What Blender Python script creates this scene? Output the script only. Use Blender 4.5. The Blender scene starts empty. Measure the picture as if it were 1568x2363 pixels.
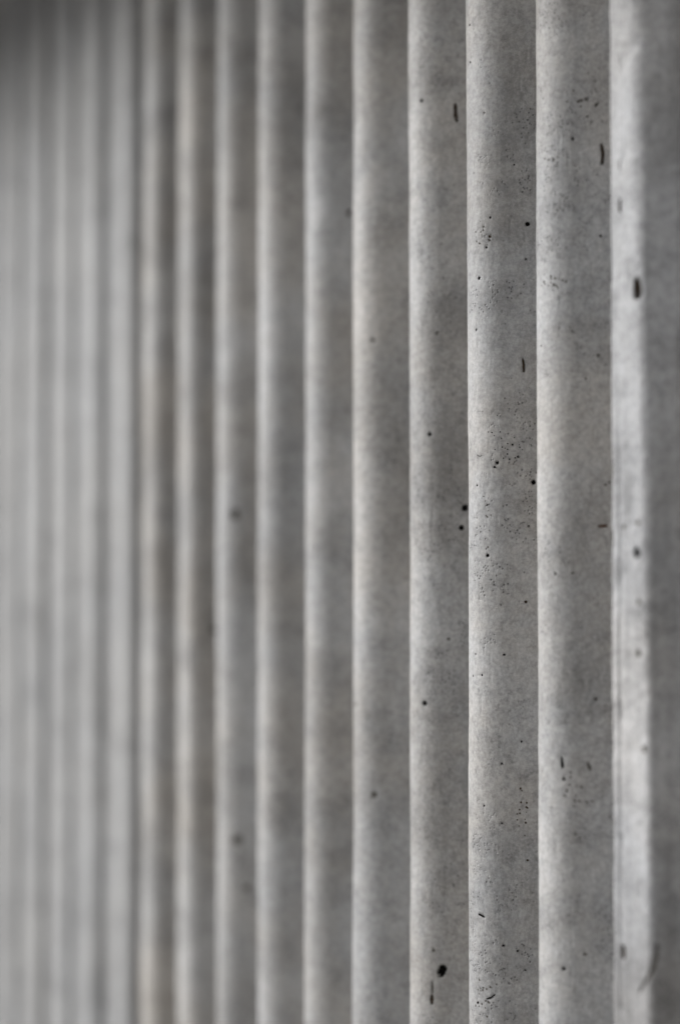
import bpy, math, random
import numpy as np
from mathutils import Vector, noise as mnoise

# ------------------------------------------------------------------ camera
scene = bpy.context.scene
THETA = 0.41837          # angle between the wall direction and the view axis
CAM_H = 1.55
CAM_Y = -0.78037         # distance of the camera from the rib crests
PITCH = math.radians(2.5)
LENS, SENSOR = 85.0, 24.0
FPX = LENS / SENSOR * 1568.0
cam_data = bpy.data.cameras.new("camera")
cam_data.sensor_fit = 'HORIZONTAL'
cam_data.sensor_width = SENSOR
cam_data.lens = LENS
cam_data.clip_start = 0.05
cam_data.clip_end = 500
cam = bpy.data.objects.new("camera", cam_data)
scene.collection.objects.link(cam)
CAM_POS = Vector((0, CAM_Y, CAM_H))
VIEW = Vector((-math.cos(THETA) * math.cos(PITCH), math.sin(THETA) * math.cos(PITCH), math.sin(PITCH)))
cam.location = CAM_POS
cam.rotation_euler = VIEW.to_track_quat('-Z', 'Y').to_euler()
cam_data.dof.use_dof = True
cam_data.dof.focus_distance = 1.69
cam_data.dof.aperture_fstop = 2.0
scene.camera = cam

# ------------------------------------------------------------------ world and sun
SUN_AZ = math.radians(223)     # direction towards the light, measured from +X in plan (far end of the wall)
SUN_EL = math.radians(30)
world = bpy.data.worlds.new("World")
scene.world = world
world.use_nodes = True
wn, wl = world.node_tree.nodes, world.node_tree.links
wn.clear()
sky = wn.new('ShaderNodeTexSky')
sky.sky_type = 'NISHITA'
sky.sun_disc = False
sky.sun_elevation = SUN_EL
sky.sun_rotation = math.radians(90) - SUN_AZ
sky.air_density = 1.0
sky.dust_density = 5.0
hs = wn.new('ShaderNodeHueSaturation')
hs.inputs['Saturation'].default_value = 0.06
bg = wn.new('ShaderNodeBackground')
bg.inputs['Strength'].default_value = 0.10
wo = wn.new('ShaderNodeOutputWorld')
wl.new(sky.outputs[0], hs.inputs['Color'])
wl.new(hs.outputs[0], bg.inputs['Color'])
wl.new(bg.outputs[0], wo.inputs['Surface'])

sun_data = bpy.data.lights.new("sun", 'SUN')
sun_data.energy = 1.8
sun_data.angle = math.radians(50)
sun_data.color = (0.985, 0.99, 1.0)
sun = bpy.data.objects.new("sun", sun_data)
scene.collection.objects.link(sun)
sd = Vector((math.cos(SUN_AZ) * math.cos(SUN_EL), math.sin(SUN_AZ) * math.cos(SUN_EL), math.sin(SUN_EL)))
sun.rotation_euler = sd.to_track_quat('Z', 'Y').to_euler()

scene.view_settings.view_transform = 'Standard'
scene.view_settings.look = 'None'
scene.view_settings.exposure = 0.36
scene.view_settings.gamma = 1.0
scene.view_settings.use_curve_mapping = False

# ------------------------------------------------------------------ materials
def new_mat(name):
    m = bpy.data.materials.new(name)
    m.use_nodes = True
    nt = m.node_tree
    nt.nodes.clear()
    out = nt.nodes.new('ShaderNodeOutputMaterial')
    b = nt.nodes.new('ShaderNodeBsdfPrincipled')
    nt.links.new(b.outputs[0], out.inputs[0])
    return m, nt, b

def concrete(name, tone=1.0, warm=0.35, seed=0.0, stain=1.0, pores=1.0, tint=(1, 1, 1), streak=0.0):
    m, nt, b = new_mat(name)
    N, L = nt.nodes.new, nt.links.new
    tc = N('ShaderNodeTexCoord')
    mp = N('ShaderNodeMapping')
    mp.inputs['Location'].default_value = (seed * 3.1, seed * 1.7, seed * 0.9)
    L(tc.outputs['Object'], mp.inputs['Vector'])
    P = mp.outputs[0]

    def nz(scale, detail=3, rough=0.55, vec=P, stretch=None):
        if stretch:
            mm = N('ShaderNodeMapping'); mm.inputs['Scale'].default_value = stretch
            L(vec, mm.inputs['Vector']); vec = mm.outputs[0]
        n = N('ShaderNodeTexNoise')
        n.inputs['Scale'].default_value = scale
        n.inputs['Detail'].default_value = detail
        n.inputs['Roughness'].default_value = rough
        L(vec, n.inputs['Vector'])
        return n.outputs['Fac']

    def rmp(sock, a, c, lo=0.0, hi=1.0):
        r = N('ShaderNodeMapRange'); r.interpolation_type = 'SMOOTHSTEP'
        r.inputs['From Min'].default_value = a; r.inputs['From Max'].default_value = c
        r.inputs['To Min'].default_value = lo; r.inputs['To Max'].default_value = hi
        L(sock, r.inputs['Value'])
        return r.outputs[0]

    def mul(a, c):
        x = N('ShaderNodeMath'); x.operation = 'MULTIPLY'
        L(a, x.inputs[0])
        if isinstance(c, float): x.inputs[1].default_value = c
        else: L(c, x.inputs[1])
        return x.outputs[0]

    def add(a, c):
        x = N('ShaderNodeMath'); x.operation = 'ADD'
        L(a, x.inputs[0]); L(c, x.inputs[1])
        return x.outputs[0]

    big = rmp(nz(5.5, 3, 0.5), 0.38, 0.66, 1.0, 1.0 - 0.20 * stain)        # cloudy cement tone
    mid = rmp(nz(17, 5, 0.62, stretch=(1, 1, 1.2)), 0.42, 0.70, 1.0, 1.0 - 0.20 * stain)
    drip = rmp(nz(26, 3, 0.5, stretch=(1, 1, 0.12)), 0.4, 0.7, 1.0, 0.90)
    sand = rmp(nz(420, 3, 0.7), 0.30, 0.72, 0.85, 1.15)
    fleck = rmp(nz(190, 4, 0.75), 0.38, 0.68, 1.10, 0.84)
    # small pores gathered in bands
    band = rmp(nz(11, 4, 0.6, stretch=(1, 1, 2.3)), 0.45, 0.62)
    mott = mul(rmp(nz(135, 4, 0.7), 0.46, 0.76), rmp(nz(7, 4, 0.6, stretch=(1, 1, 1.7)), 0.46, 0.62, 0.15, 1.0))
    mott = rmp(mott, 0.0, 1.0, 1.0, 1.0 - 0.36 * pores)
    mott = mul(mott, rmp(nz(11, 4, 0.6, stretch=(1, 1, 2.3)), 0.48, 0.66, 1.0, 1.0 - 0.16 * pores))
    strk = rmp(nz(150, 3, 0.6, stretch=(1, 1, 0.03)), 0.35, 0.65, 1.0 + 0.07 * streak, 1.0 - 0.10 * streak)
    vor = N('ShaderNodeTexVoronoi'); vor.inputs['Scale'].default_value = 400
    vor.inputs['Randomness'].default_value = 1.0
    L(P, vor.inputs['Vector'])
    dot = rmp(vor.outputs['Distance'], 0.14, 0.40, 1.0, 0.0)
    pick = rmp(nz(95, 2, 0.5), 0.44, 0.58)
    pore = mul(mul(dot, pick), band)
    # rarer, a little larger pores anywhere
    vor2 = N('ShaderNodeTexVoronoi'); vor2.inputs['Scale'].default_value = 150
    L(P, vor2.inputs['Vector'])
    sep = N('ShaderNodeSeparateColor'); L(vor2.outputs['Color'], sep.inputs[0])
    dot2 = mul(rmp(vor2.outputs['Distance'], 0.07, 0.15, 1.0, 0.0), rmp(sep.outputs[0], 0.90, 0.93))
    dot2 = mul(dot2, rmp(nz(9, 2), 0.45, 0.62, 0.05, 0.8))
    pore_all = N('ShaderNodeMath'); pore_all.operation = 'MAXIMUM'
    L(pore, pore_all.inputs[0]); L(dot2, pore_all.inputs[1])
    pore_dark = rmp(pore_all.outputs[0], 0.0, 1.0, 1.0, 1.0 - 0.58 * pores)

    val = mul(mul(mul(big, mid), drip), mul(mul(sand, fleck), pore_dark))
    val = mul(mul(val, mott), strk)
    val = mul(val, float(tone))
    colr = N('ShaderNodeMix'); colr.data_type = 'RGBA'
    wf = add(mul(rmp(nz(8, 3), 0.35, 0.65), 0.75), mul(rmp(nz(120, 2), 0.3, 0.7), 0.25))
    L(mul(wf, 1.0), colr.inputs['Factor'])
    cool = (0.420 * tint[0], 0.420 * tint[1], 0.421 * tint[2], 1)
    wrm = (0.428 * tint[0], (0.425 - 0.040 * warm) * tint[1], (0.42 - 0.085 * warm) * tint[2], 1)
    colr.inputs['A'].default_value = cool
    colr.inputs['B'].default_value = wrm
    vm = N('ShaderNodeVectorMath'); vm.operation = 'SCALE'
    L(colr.outputs['Result'], vm.inputs[0]); L(val, vm.inputs['Scale'])
    L(vm.outputs[0], b.inputs['Base Color'])
    b.inputs['Roughness'].default_value = 0.6
    b.inputs['Specular IOR Level'].default_value = 0.5
    # relief
    h = add(mul(nz(260, 4, 0.65), 0.35), mul(nz(60, 3, 0.5), 0.6))
    h2 = N('ShaderNodeMath'); h2.operation = 'SUBTRACT'
    L(h, h2.inputs[0]); L(mul(pore_all.outputs[0], 0.9), h2.inputs[1])
    bu = N('ShaderNodeBump'); bu.inputs['Strength'].default_value = 0.55
    bu.inputs['Distance'].default_value = 0.0011
    L(h2.outputs[0], bu.inputs['Height'])
    L(bu.outputs[0], b.inputs['Normal'])
    return m

def dirt(name, col):
    m, nt, b = new_mat(name)
    n = nt.nodes.new('ShaderNodeTexNoise'); n.inputs['Scale'].default_value = 500
    tc = nt.nodes.new('ShaderNodeTexCoord'); nt.links.new(tc.outputs['Object'], n.inputs['Vector'])
    mx = nt.nodes.new('ShaderNodeMix'); mx.data_type = 'RGBA'
    nt.links.new(n.outputs['Fac'], mx.inputs['Factor'])
    mx.inputs['A'].default_value = (col[0] * .5, col[1] * .5, col[2] * .5, 1)
    mx.inputs['B'].default_value = (col[0] * 1.5, col[1] * 1.5, col[2] * 1.5, 1)
    nt.links.new(mx.outputs['Result'], b.inputs['Base Color'])
    b.inputs['Roughness'].default_value = 0.95
    b.inputs['Specular IOR Level'].default_value = 0.05
    return m

M_near = concrete('concrete_near', 1.02, 0.5, 0.0, stain=1.2)
M_focus = concrete('concrete_pored', 0.98, 0.55, 0.6, stain=1.1, pores=1.05)
M_flat = concrete('concrete_rubbed', 1.0, 0.25, 4.3, stain=1.3, pores=1.1, tint=(0.985, 0.99, 1.01), streak=0.9)
M_mid = concrete('concrete_mid', 1.0, 0.5, 2.1, stain=1.05)
M_brown = concrete('concrete_brownish', 0.97, 0.6, 5.2, stain=1.2, tint=(1.0, 0.99, 0.975))
M_pale = concrete('concrete_pale', 0.70, 0.1, 7.7, stain=0.55)
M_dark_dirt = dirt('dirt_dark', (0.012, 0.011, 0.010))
M_brown_dirt = dirt('dirt_brown', (0.075, 0.055, 0.040))
M_grey_dirt = dirt('dirt_grey', (0.16, 0.15, 0.135))
M_rust = dirt('dirt_rust', (0.10, 0.045, 0.022))

# ------------------------------------------------------------------ rib profile
P = 0.10                 # rib spacing
X0 = -1.32304            # crest of the nearest rib in the picture (number 0); farther ribs go towards -X
DEPTH_BACK = 0.060
WALL_TOP = 2.275

class Profile:
    """plan outline of one rib, arc-length parameterised, x from -P/2 to P/2, y = 0 at the crest, positive into the wall"""
    def __init__(s, R, slope_near, slope_far, flat=0.0, shift=0.0, fillet=0.012, skew=0.0):
        a1, a2 = math.radians(slope_far), math.radians(slope_near)
        pts = []
        for i in range(25):                       # far side of the crest arc
            f = -a1 + a1 * i / 24
            pts.append((-flat / 2 + R * math.sin(f), R * (1 - math.cos(f))))
        for i in range(25):
            f = a2 * i / 24
            pts.append((flat / 2 + R * math.sin(f), R * (1 - math.cos(f))))
        pts = [(x + shift, y) for x, y in pts]
        # flanks down to a shared groove at x = +-P/2
        x1, y1 = pts[0]; x2, y2 = pts[-1]
        gd = 0.046
        lx = max(-P / 2 + 0.004, x1 - (gd - y1) / math.tan(a1))
        ly = y1 + (x1 - lx) * math.tan(a1)
        rx = min(P / 2 - 0.004, x2 + (gd - y2) / math.tan(a2))
        ry = y2 + (rx - x2) * math.tan(a2)
        left = [(-P / 2, gd)] + [(lx, min(ly, gd))]
        right = [(rx, min(ry, gd)), (P / 2, gd)]
        pts = left + pts + right
        q = [pts[0]]
        for p in pts[1:]:
            if math.hypot(p[0] - q[-1][0], p[1] - q[-1][1]) > 1e-5: q.append(p)
        s.p = np.array(q)
        d = np.hypot(*np.diff(s.p, axis=0).T)
        s.s = np.concatenate([[0], np.cumsum(d)])
        s.length = s.s[-1]
    def at(s, t):
        t = np.asarray(t, float)
        x = np.interp(t, s.s, s.p[:, 0]); y = np.interp(t, s.s, s.p[:, 1])
        e = 6e-4
        t0 = np.clip(t - e, 0, s.length); t1 = np.clip(t + e, 0, s.length)
        tx = np.interp(t1, s.s, s.p[:, 0]) - np.interp(t0, s.s, s.p[:, 0])
        ty = np.interp(t1, s.s, s.p[:, 1]) - np.interp(t0, s.s, s.p[:, 1])
        l = np.hypot(tx, ty)
        return x, y, ty / l, -tx / l              # outward normal points to -Y

PR_ROUND = Profile(0.031, 52, 50, flat=0.001, shift=0.0025)
PR_FLAT = Profile(0.011, 54, 58, flat=0.029, shift=0.0125)
PR_BROAD = Profile(0.009, 72, 68, flat=0.066)
PR_SOFT = Profile(0.022, 56, 54, flat=0.016, shift=0.0045)

def spec(k):
    if k == 0: return PR_FLAT, M_flat
    if k < 0: return PR_ROUND, M_near
    if k == 2: return PR_ROUND, M_focus
    if k <= 3: return PR_ROUND, M_near
    if k <= 7: return PR_ROUND, M_mid
    if k <= 9: return PR_SOFT, M_brown
    return PR_BROAD, M_pale

def rib_x(k): return X0 - k * P + (0.013 if k >= 10 else 0.0)
def rib_y(k): return 0.0007 if k >= 10 else 0.0

# camera axes, to carry marks seen in the photograph onto the rib surfaces
RIGHT = VIEW.cross(Vector((0, 0, 1))).normalized()
UP = RIGHT.cross(VIEW).normalized()
def locate(px, py):
    """1568 x 2363 picture point -> (rib, arc length, z, metres per picture pixel)"""
    d = VIEW + RIGHT * ((px - 784) / FPX) + UP * ((1181.5 - py) / FPX)
    best = None
    for k in range(-2, 16):
        pr, _ = spec(k)
        A = pr.p + np.array([rib_x(k), rib_y(k)])
        for i in range(len(A) - 1):
            ax, ay = A[i]; bx, by = A[i + 1]
            ex, ey = bx - ax, by - ay
            den = d.x * ey - d.y * ex
            if abs(den) < 1e-12: continue
            wx, wy = ax - CAM_POS.x, ay - CAM_POS.y
            t = (wx * ey - wy * ex) / den
            u = (wx * d.y - wy * d.x) / den
            if t > 0 and 0 <= u <= 1 and (best is None or t < best[0]):
                best = (t, k, pr.s[i] + u * (pr.s[i + 1] - pr.s[i]))
    t, k, s = best
    return k, s, CAM_POS.z + d.z * t, t / FPX

# marks: kind, points, half-width in picture pixels, depth factor, dirt
D, B, G, RU = M_dark_dirt, M_brown_dirt, M_grey_dirt, M_rust
MARKS = [
 # nearest flat rib
 ([(1432, 466), (1432, 482)], 5.5, 1.0, B), ([(1478, 648), (1479, 678)], 7.5, .9, B), ([(1466, 1276)], 7.5, 1.2, D),
 ([(1469, 1509)], 6, .4, G), ([(1479, 1729)], 6, .4, G), ([(1468, 1207)], 5, .3, G), ([(1438, 1216)], 4, .3, G),
 ([(1433, 372), (1433, 388)], 3.5, .3, G), ([(1470, 1390)], 5, .3, G),
 ([(1436, 2190), (1437, 2206)], 5.5, .9, B), ([(1506, 2180), (1501, 2222), (1486, 2254), (1467, 2284)], 3.5, .5, G),
 # second
 ([(1320, 319)], 3.4, 1.2, D), ([(1327, 382)], 2.2, .8, B), ([(1386, 334), (1390, 352), (1388, 376)], 3.6, 1.0, B),
 ([(1275, 368)], 3.0, .5, G), ([(1352, 228)], 4.0, .4, G), ([(1374, 242)], 3.4, .4, G), ([(1385, 544)], 3.0, 1.0, B),
 ([(1380, 820)], 4.0, .5, G), ([(1279, 1324)], 2.8, 1.0, B), ([(1320, 1322)], 2.2, .7, B), ([(1396, 1119)], 2.2, .8, B),
 ([(1405, 1113)], 2.2, .8, B), ([(1382, 1215), (1400, 1213)], 2.8, .6, RU), ([(1294, 1750), (1296, 1772)], 2.8, .9, D),
 ([(1299, 1799)], 3.4, 1.0, D), ([(1374, 1614)], 3.4, .8, B), ([(1356, 1764), (1361, 1776)], 4.0, .4, G),
 ([(1299, 2237)], 4.2, 1.2, D), ([(1349, 2203)], 4.0, .4, G), ([(1351, 873)], 2.2, .7, B), ([(1246, 798)], 2.4, .7, B),
 # third, in focus
 ([(1107, 642)], 3.4, 1.2, D), ([(1217, 517)], 4.8, 1.2, D), ([(1230, 1113)], 4.6, 1.2, D), ([(1125, 1282)], 3.4, 1.2, D),
 ([(1147, 1067)], 4.0, 1.0, D), ([(1101, 761)], 2.8, 1.0, D), ([(1206, 828), (1208, 842), (1208, 858)], 2.4, 1.0, B),
 ([(1163, 1511)], 2.3, 1.2, D), ([(1113, 1558)], 2.3, 1.2, D), ([(1203, 1712)], 2.2, 1.2, D), ([(1158, 1763)], 2.4, 1.2, D),
 ([(1162, 2183)], 2.8, 1.2, D), ([(1194, 2195)], 2.4, 1, D), ([(1212, 2238)], 2.4, 1, D), ([(1132, 502)], 2.4, 1, D),
 ([(1213, 599)], 2.4, 1, D), ([(1124, 571)], 2.4, 1, D), ([(1195, 1054)], 2.8, 1, D), ([(1182, 1026)], 2.2, 1, D),
 ([(1219, 1215)], 2.8, 1, D), ([(1213, 1389)], 3.2, .7, B), ([(1141, 1078)], 2.6, .8, D), ([(1131, 546)], 3.2, .6, B),
 ([(1088, 143)], 2.2, 1, D), ([(1118, 260)], 2.3, 1, B), ([(1087, 57)], 2.2, 1, D), ([(1124, 1166)], 2.4, .8, D),
 ([(1101, 1120)], 2.2, .9, D), ([(1108, 2110), (1118, 2116)], 2.6, .7, D), ([(1124, 2306), (1134, 2303), (1142, 2294)], 2.0, .5, D),
 ([(1104, 2314)], 3.0, .6, D), ([(1119, 1860)], 2.3, .9, D), ([(1158, 1900)], 2.0, .9, D), ([(1186, 380)], 1.9, .9, D),
 ([(1092, 1560)], 1.9, .9, D), ([(1098, 1509)], 2.0, .9, D), ([(1176, 1640)], 1.8, .9, D), ([(1140, 1350)], 1.8, .9, D),
 # fourth
 ([(972, 232)], 4.2, 1.0, D), ([(1050, 242), (1050, 262), (1053, 277)], 4.0, .9, B), ([(1071, 1172)], 6.6, 1.3, D),
 ([(1063, 1218)], 5.6, 1.3, D), ([(989, 1002)], 4.4, 1.0, D), ([(978, 1624)], 5.2, 1.1, D), ([(1016, 2246), (1021, 2238)], 9.5, 1.2, D),
 ([(996, 2268), (996, 2292)], 3.0, .3, G), ([(995, 2300), (995, 2316)], 4.0, .6, B), ([(999, 2194)], 4.0, .4, G),
 ([(1008, 768)], 4.0, .4, G), ([(1034, 1475)], 3.5, .4, G),
 # farther
 ([(805, 490)], 6, .9, B), ([(861, 785)], 5, .6, G), ([(864, 1835)], 7, .5, G), ([(822, 1626)], 5, .6, G),
 ([(543, 1188)], 12, .6, G), ([(494, 1450)], 10, .9, D), ([(548, 1940)], 11, .5, G), ([(572, 2050)], 9, .4, G),
]
rnd = random.Random(11)
for cx, cy, rx, ry, n, lo, hi, mt in ((1268, 650, 22, 26, 20, 1.6, 3.0, G), (1262, 352, 18, 34, 12, 1.4, 2.6, G), (1118, 545, 20, 28, 16, 1.2, 2.4, G),
                                      (1165, 1030, 60, 60, 22, 1.0, 1.9, D), (1120, 1200, 24, 60, 12, 1.1, 2.1, G), (1118, 2290, 26, 60, 18, 1.4, 2.8, G),
                                      (1210, 1880, 20, 60, 16, 1.3, 2.6, B), (1330, 1850, 50, 70, 16, 1.6, 3.2, G), (1340, 240, 50, 60, 9, 1.8, 3.4, G)):
    for q in range(n):
        MARKS.append(([(cx + rnd.gauss(0, .5) * rx, cy + rnd.gauss(0, .5) * ry)], rnd.uniform(lo, hi), rnd.uniform(.08, .35), mt))
marks_by_rib = {}
for pts, hw, dep, mt in MARKS:
    loc = [locate(*p) for p in pts]
    k = loc[0][0]
    loc = [l for l in loc if l[0] == k]
    r = hw * loc[0][3] * (1.5 if k == 0 else 1.0)      # the flat rib is seen more obliquely
    marks_by_rib.setdefault(k, []).append(dict(path=[(l[1], l[2]) for l in loc], r=r, depth=dep * r, mat=mt))

def link(o, parent=None):
    scene.collection.objects.link(o)
    if parent: o.parent = parent
    return o

def mesh_obj(name, verts, faces, mat, parent=None, smooth=True):
    me = bpy.data.meshes.new(name)
    me.from_pydata([tuple(v) for v in verts], [], faces)
    me.materials.append(mat)
    if smooth: me.polygons.foreach_set('use_smooth', [True] * len(me.polygons))
    me.update()
    return link(bpy.data.objects.new(name, me), parent)

def grid_mesh(name, V, nu, nv, mat, parent, extra_faces=None):
    """V: (nu*nv, 3), u fastest"""
    i = np.arange(nu - 1)[None, :] + nu * np.arange(nv - 1)[:, None]
    i = i.ravel()
    F = np.stack([i, i + 1, i + 1 + nu, i + nu], 1).astype(np.int32)
    me = bpy.data.meshes.new(name)
    nf = len(F)
    me.vertices.add(len(V)); me.vertices.foreach_set('co', V.astype(np.float32).ravel())
    me.loops.add(nf * 4); me.loops.foreach_set('vertex_index', F.ravel())
    me.polygons.add(nf)
    me.polygons.foreach_set('loop_start', np.arange(0, nf * 4, 4, dtype=np.int32))
    me.polygons.foreach_set('use_smooth', np.ones(nf, bool))
    me.materials.append(mat)
    me.update(calc_edges=True); me.validate()
    return link(bpy.data.objects.new(name, me), parent)

_tab = {}
def noise_table(n):
    if n not in _tab: _tab[n] = np.random.default_rng(n).uniform(-1, 1, (256, 256))
    return _tab[n]

def vnoise(x, y, seed, scale, octaves=3):
    """cheap value noise on arrays"""
    out = np.zeros(np.broadcast(x, y).shape); amp = 1.0; tot = 0
    for o in range(octaves):
        T = noise_table((seed + 50) * 17 + o)
        a = x * scale * 2 ** o + 37.3 * o + 100; c = y * scale * 2 ** o + 11.1 * o + 100
        ia, ic = np.floor(a).astype(int), np.floor(c).astype(int)
        fa, fc = a - ia, c - ic
        fa = fa * fa * (3 - 2 * fa); fc = fc * fc * (3 - 2 * fc)
        g = lambda p, q: T[p % 256, q % 256]
        out = out + amp * ((g(ia, ic) * (1 - fa) + g(ia + 1, ic) * fa) * (1 - fc) + (g(ia, ic + 1) * (1 - fa) + g(ia + 1, ic + 1) * fa) * fc)
        tot += amp; amp *= 0.5
    return out / tot

def path_dist(S, Z, path):
    """distance of (S, Z) from a polyline"""
    if len(path) == 1:
        return np.hypot(S - path[0][0], Z - path[0][1])
    d = np.full(np.broadcast(S, Z).shape, 1e9)
    for (a, b), (c, e) in zip(path, path[1:]):
        l2 = (c - a) ** 2 + (e - b) ** 2 + 1e-12
        t = np.clip(((S - a) * (c - a) + (Z - b) * (e - b)) / l2, 0, 1)
        d = np.minimum(d, np.hypot(S - a - t * (c - a), Z - b - t * (e - b)))
    return d

def base_relief(k, pr, S, Z):
    """inward displacement common to the rib surface (metres)"""
    d = 0.00045 * vnoise(S + 3.3 * k, Z, 5 + k, 16, 2) + 0.00018 * vnoise(S + k, Z, 40 + k, 120, 2)
    # the arrises are not perfectly straight
    d = d + 0.0011 * vnoise(Z * 0 + 0.5, Z, 80 + k, 2.5, 4) + 0.0008 * math.sin(k * 2.7)
    if 1 <= k <= 4:      # crumbs lost from the crest
        q = vnoise(Z * 0 + S * 120, Z, 140 + k, 55, 3)
        d = d + 0.0011 * np.clip(q - 0.42, 0, 1)
    if k == 0:
        x, y, _, _ = pr.at(S)
        d = d + 0.00040 * vnoise(x * 3, Z * 0.05, 77, 80, 3) * (y < 0.004)      # float marks along the face
        low = np.clip((1.72 - Z) / 0.08, 0, 1)
        d = d + 0.0012 * low * np.exp(-((x - 0.0025 - 0.0012 * vnoise(Z * 0, Z, 95, 9, 2)) / 0.0016) ** 2) * (y < 0.004)
        d = d + 0.0007 * np.maximum(vnoise(x, Z, 96, 45, 3) - 0.15, 0) * 3 * (y < 0.02)      # shallow scabs
        # nicks in the far arris
        for zc, r in NICKS:
            d = d + 0.0016 * np.exp(-((Z - zc) / r) ** 2) * np.clip((-0.004 - x) / 0.006, 0, 1) * (y < 0.02)
    return d
NICKS = []
def margin_shift(x, Z):
    """uneven near margin of the rubbed flat rib: it widens downwards and wanders"""
    dl = 0.0010 - 0.021 * (Z - 1.55) + 0.0035 * vnoise(Z * 0, Z, 91, 4, 2) + 0.0020 * vnoise(Z * 0 + .3, Z, 93, 19, 3)
    dl = np.clip(dl, -0.008, 0.012)
    sm = lambda t: np.clip(t, 0, 1) ** 2 * (3 - 2 * np.clip(t, 0, 1))
    return dl * sm((x - 0.002) / 0.018) * sm((P / 2 - x) / 0.022)
for px, py, r in ((1420, 60, .006), (1422, 92, .008), (1430, 2188, .010), (1418, 1085, .006), (1426, 1980, .005), (1424, 1900, .004)):
    k_, s_, z_, m_ = locate(px + 2, py); NICKS.append((z_, r))

def mark_shape(mk, S, Z, seed):
    wob = 1 + 0.22 * vnoise(S, Z, 300 + seed, 0.45 / mk['r'], 2)
    q = path_dist(S, Z, mk['path']) / (mk['r'] * wob)
    return q

# ------------------------------------------------------------------ the wall
wall = link(bpy.data.objects.new('ribbed_wall', None))
wall['label'] = 'grey cast concrete wall of upright rounded ribs with small air holes'
wall['category'] = 'wall'

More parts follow.
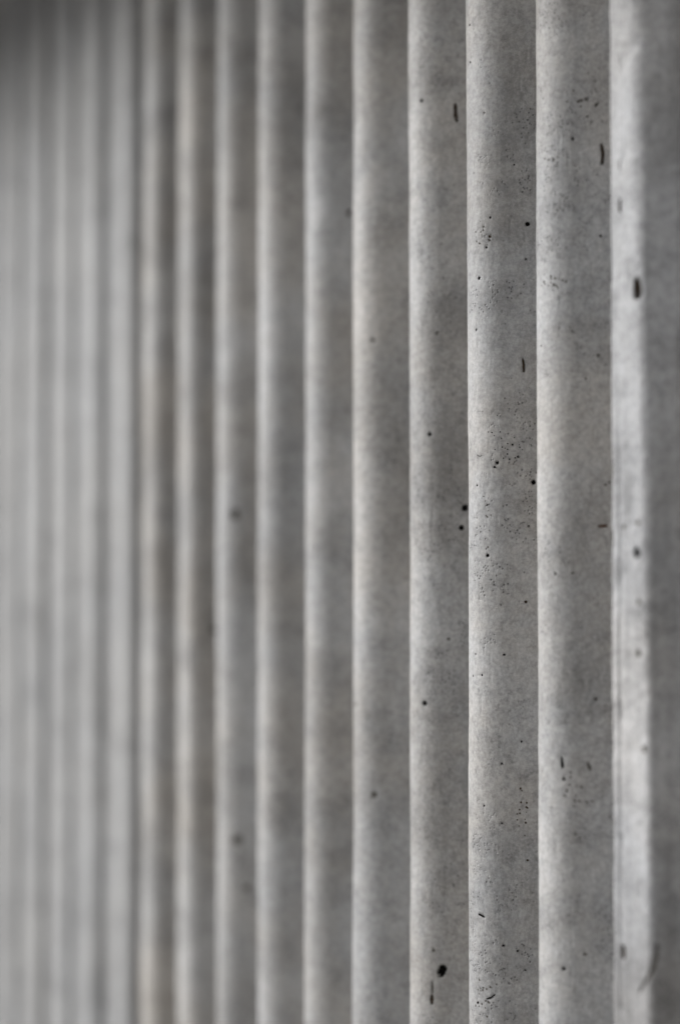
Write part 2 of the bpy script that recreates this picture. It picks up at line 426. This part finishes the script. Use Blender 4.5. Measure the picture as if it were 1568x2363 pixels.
K_MIN, K_MAX = -8, 34
for k in range(K_MIN, K_MAX + 1):
    pr, mat = spec(k)
    L = pr.length
    xk = rib_x(k)
    vis = 0 <= k <= 15
    if vis:
        dist = math.hypot(xk, CAM_Y)
        half = dist * 1182 / FPX * 1.06
        zc = CAM_H + dist * math.tan(PITCH)
        z0, z1 = zc - half, min(zc + half, WALL_TOP - 0.005)
        dz = 0.0011 if k <= 3 else (0.0022 if k <= 7 else 0.005)
        zs = np.concatenate([np.linspace(0, z0, 30)[:-1], np.arange(z0, z1, dz), np.linspace(z1, WALL_TOP, 6)])
        nu = 150 if k <= 3 else (90 if k <= 7 else 60)
    else:
        zs = np.linspace(0, WALL_TOP, 160); nu = 40
    # denser columns on the crest
    ss = np.linspace(0, L, nu)
    S, Z = np.meshgrid(ss, zs)
    d = base_relief(k, pr, S, Z)
    mks = marks_by_rib.get(k, [])
    for i, mk in enumerate(mks):
        zz = [p[1] for p in mk['path']]
        rows = (zs > min(zz) - mk['r'] * 2) & (zs < max(zz) + mk['r'] * 2)
        q = mark_shape(mk, S[rows], Z[rows], i + 50 * k)
        d[rows] += (mk['depth'] * 1.15 + 0.0004) * np.clip(1 - (q / 1.05) ** 2, 0, 1) ** 0.6
    x, y, nx, ny = pr.at(S)
    # fade displacement at the groove so neighbouring ribs meet cleanly
    fade = np.clip(np.minimum(S, L - S) / 0.006, 0, 1)
    d = d * fade
    if k == 0: x = x + margin_shift(x, Z)
    V = np.stack([xk + x - nx * d, rib_y(k) + y - ny * d, Z], -1).reshape(-1, 3)
    rib = grid_mesh('rib', V, nu, len(zs), mat, wall)
    if k == 0: rib['label'] = 'flat faced pale rib with ragged edge and worn streaks'
    # the linings of the air holes and chips
    for i, mk in enumerate(mks):
        path = mk['path']; r = mk['r']
        fd = base_relief(k, pr, np.array([path[0][0]]), np.array([path[0][1]]))[0]
        verts, faces = [], []
        rings, seg = 5, 20
        # outline as offset of the path, shrunk ring by ring onto it
        cx = sum(p[0] for p in path) / len(path); cz = sum(p[1] for p in path) / len(path)
        for j in range(rings + 1):
            f = 1 - j / rings
            for a in range(seg):
                th = 2 * math.pi * a / seg
                # walk out from the path in direction th
                ux, uz = math.cos(th), math.sin(th)
                if len(path) == 1: bx, bz = path[0]
                else:
                    # choose the path point by height for long vertical or horizontal chips
                    n = len(path) - 1
                    ax_h = abs(path[-1][0] - path[0][0]) > abs(path[-1][1] - path[0][1])
                    span = (path[-1][0] - path[0][0]) if ax_h else (path[-1][1] - path[0][1])
                    comp = ux if ax_h else uz
                    t = 0.5 + 0.5 * comp * (1 if span > 0 else -1)
                    t = min(max(t, 0), 1) * n
                    ii = min(int(t), n - 1); ff = t - ii
                    bx = path[ii][0] * (1 - ff) + path[ii + 1][0] * ff
                    bz = path[ii][1] * (1 - ff) + path[ii + 1][1] * ff
                rr = r * f * 0.97 * (1 + (0.30 if len(path) == 1 else 0.75) * mnoise.noise(Vector((ux * 1.3 + i * 7.7, (uz * 1.3) + (bz - cz) * 900, k * 3.1))))
                s_, z_ = bx + ux * rr, bz + uz * rr
                s_ = min(max(s_, 0.002), L - 0.002)
                rel = base_relief(k, pr, np.array([s_]), np.array([z_]))[0]
                dep = rel + mk['depth'] * (1 - f * f) ** 0.6 - 0.00012
                x, y, nx, ny = pr.at(s_)
                if k == 0: x = x + float(margin_shift(np.array([x]), np.array([z_]))[0])
                verts.append((xk + float(x) - float(nx) * dep, rib_y(k) + float(y) - float(ny) * dep, z_))
        for j in range(rings):
            for a in range(seg):
                a2 = (a + 1) % seg
                faces.append((j * seg + a, j * seg + a2, (j + 1) * seg + a2, (j + 1) * seg + a))
        mesh_obj('air_hole' if len(path) == 1 else 'chip', verts, faces, mk['mat'], rib)

def box(name, lo, hi, mat, parent=None, bevel=0.0):
    import bmesh
    bm = bmesh.new()
    bmesh.ops.create_cube(bm, size=1)
    for v in bm.verts:
        v.co = Vector([lo[i] + (v.co[i] + .5) * (hi[i] - lo[i]) for i in range(3)])
    if bevel:
        bmesh.ops.bevel(bm, geom=bm.edges[:], offset=bevel, segments=2, affect='EDGES')
    me = bpy.data.meshes.new(name); bm.to_mesh(me); bm.free()
    me.materials.append(mat)
    return link(bpy.data.objects.new(name, me), parent)

XL, XR = rib_x(K_MAX) - P / 2, rib_x(K_MIN) + P / 2
box('wall_core', (XL, 0.047, 0.0), (XR, 0.30, WALL_TOP), M_near, wall)

# overhanging slab on top of the wall
slab = box('roof_slab', (XL - .3, -0.34, WALL_TOP + 0.002), (XR + .3, 0.5, WALL_TOP + 0.24), M_near, None, 0.004)
slab['label'] = 'shadowy overhanging concrete slab above the far upper left end of the ribs'
slab['category'] = 'roof'

# paving in front of the wall
ground = box('ground', (-300, -300, -0.30), (300, 300, -0.002), concrete('paving_concrete', 0.75, 0.4, 9.0))
ground['kind'] = 'structure'

print('tris', sum(len(o.data.polygons) * 2 for o in bpy.data.objects if o.type == 'MESH'))
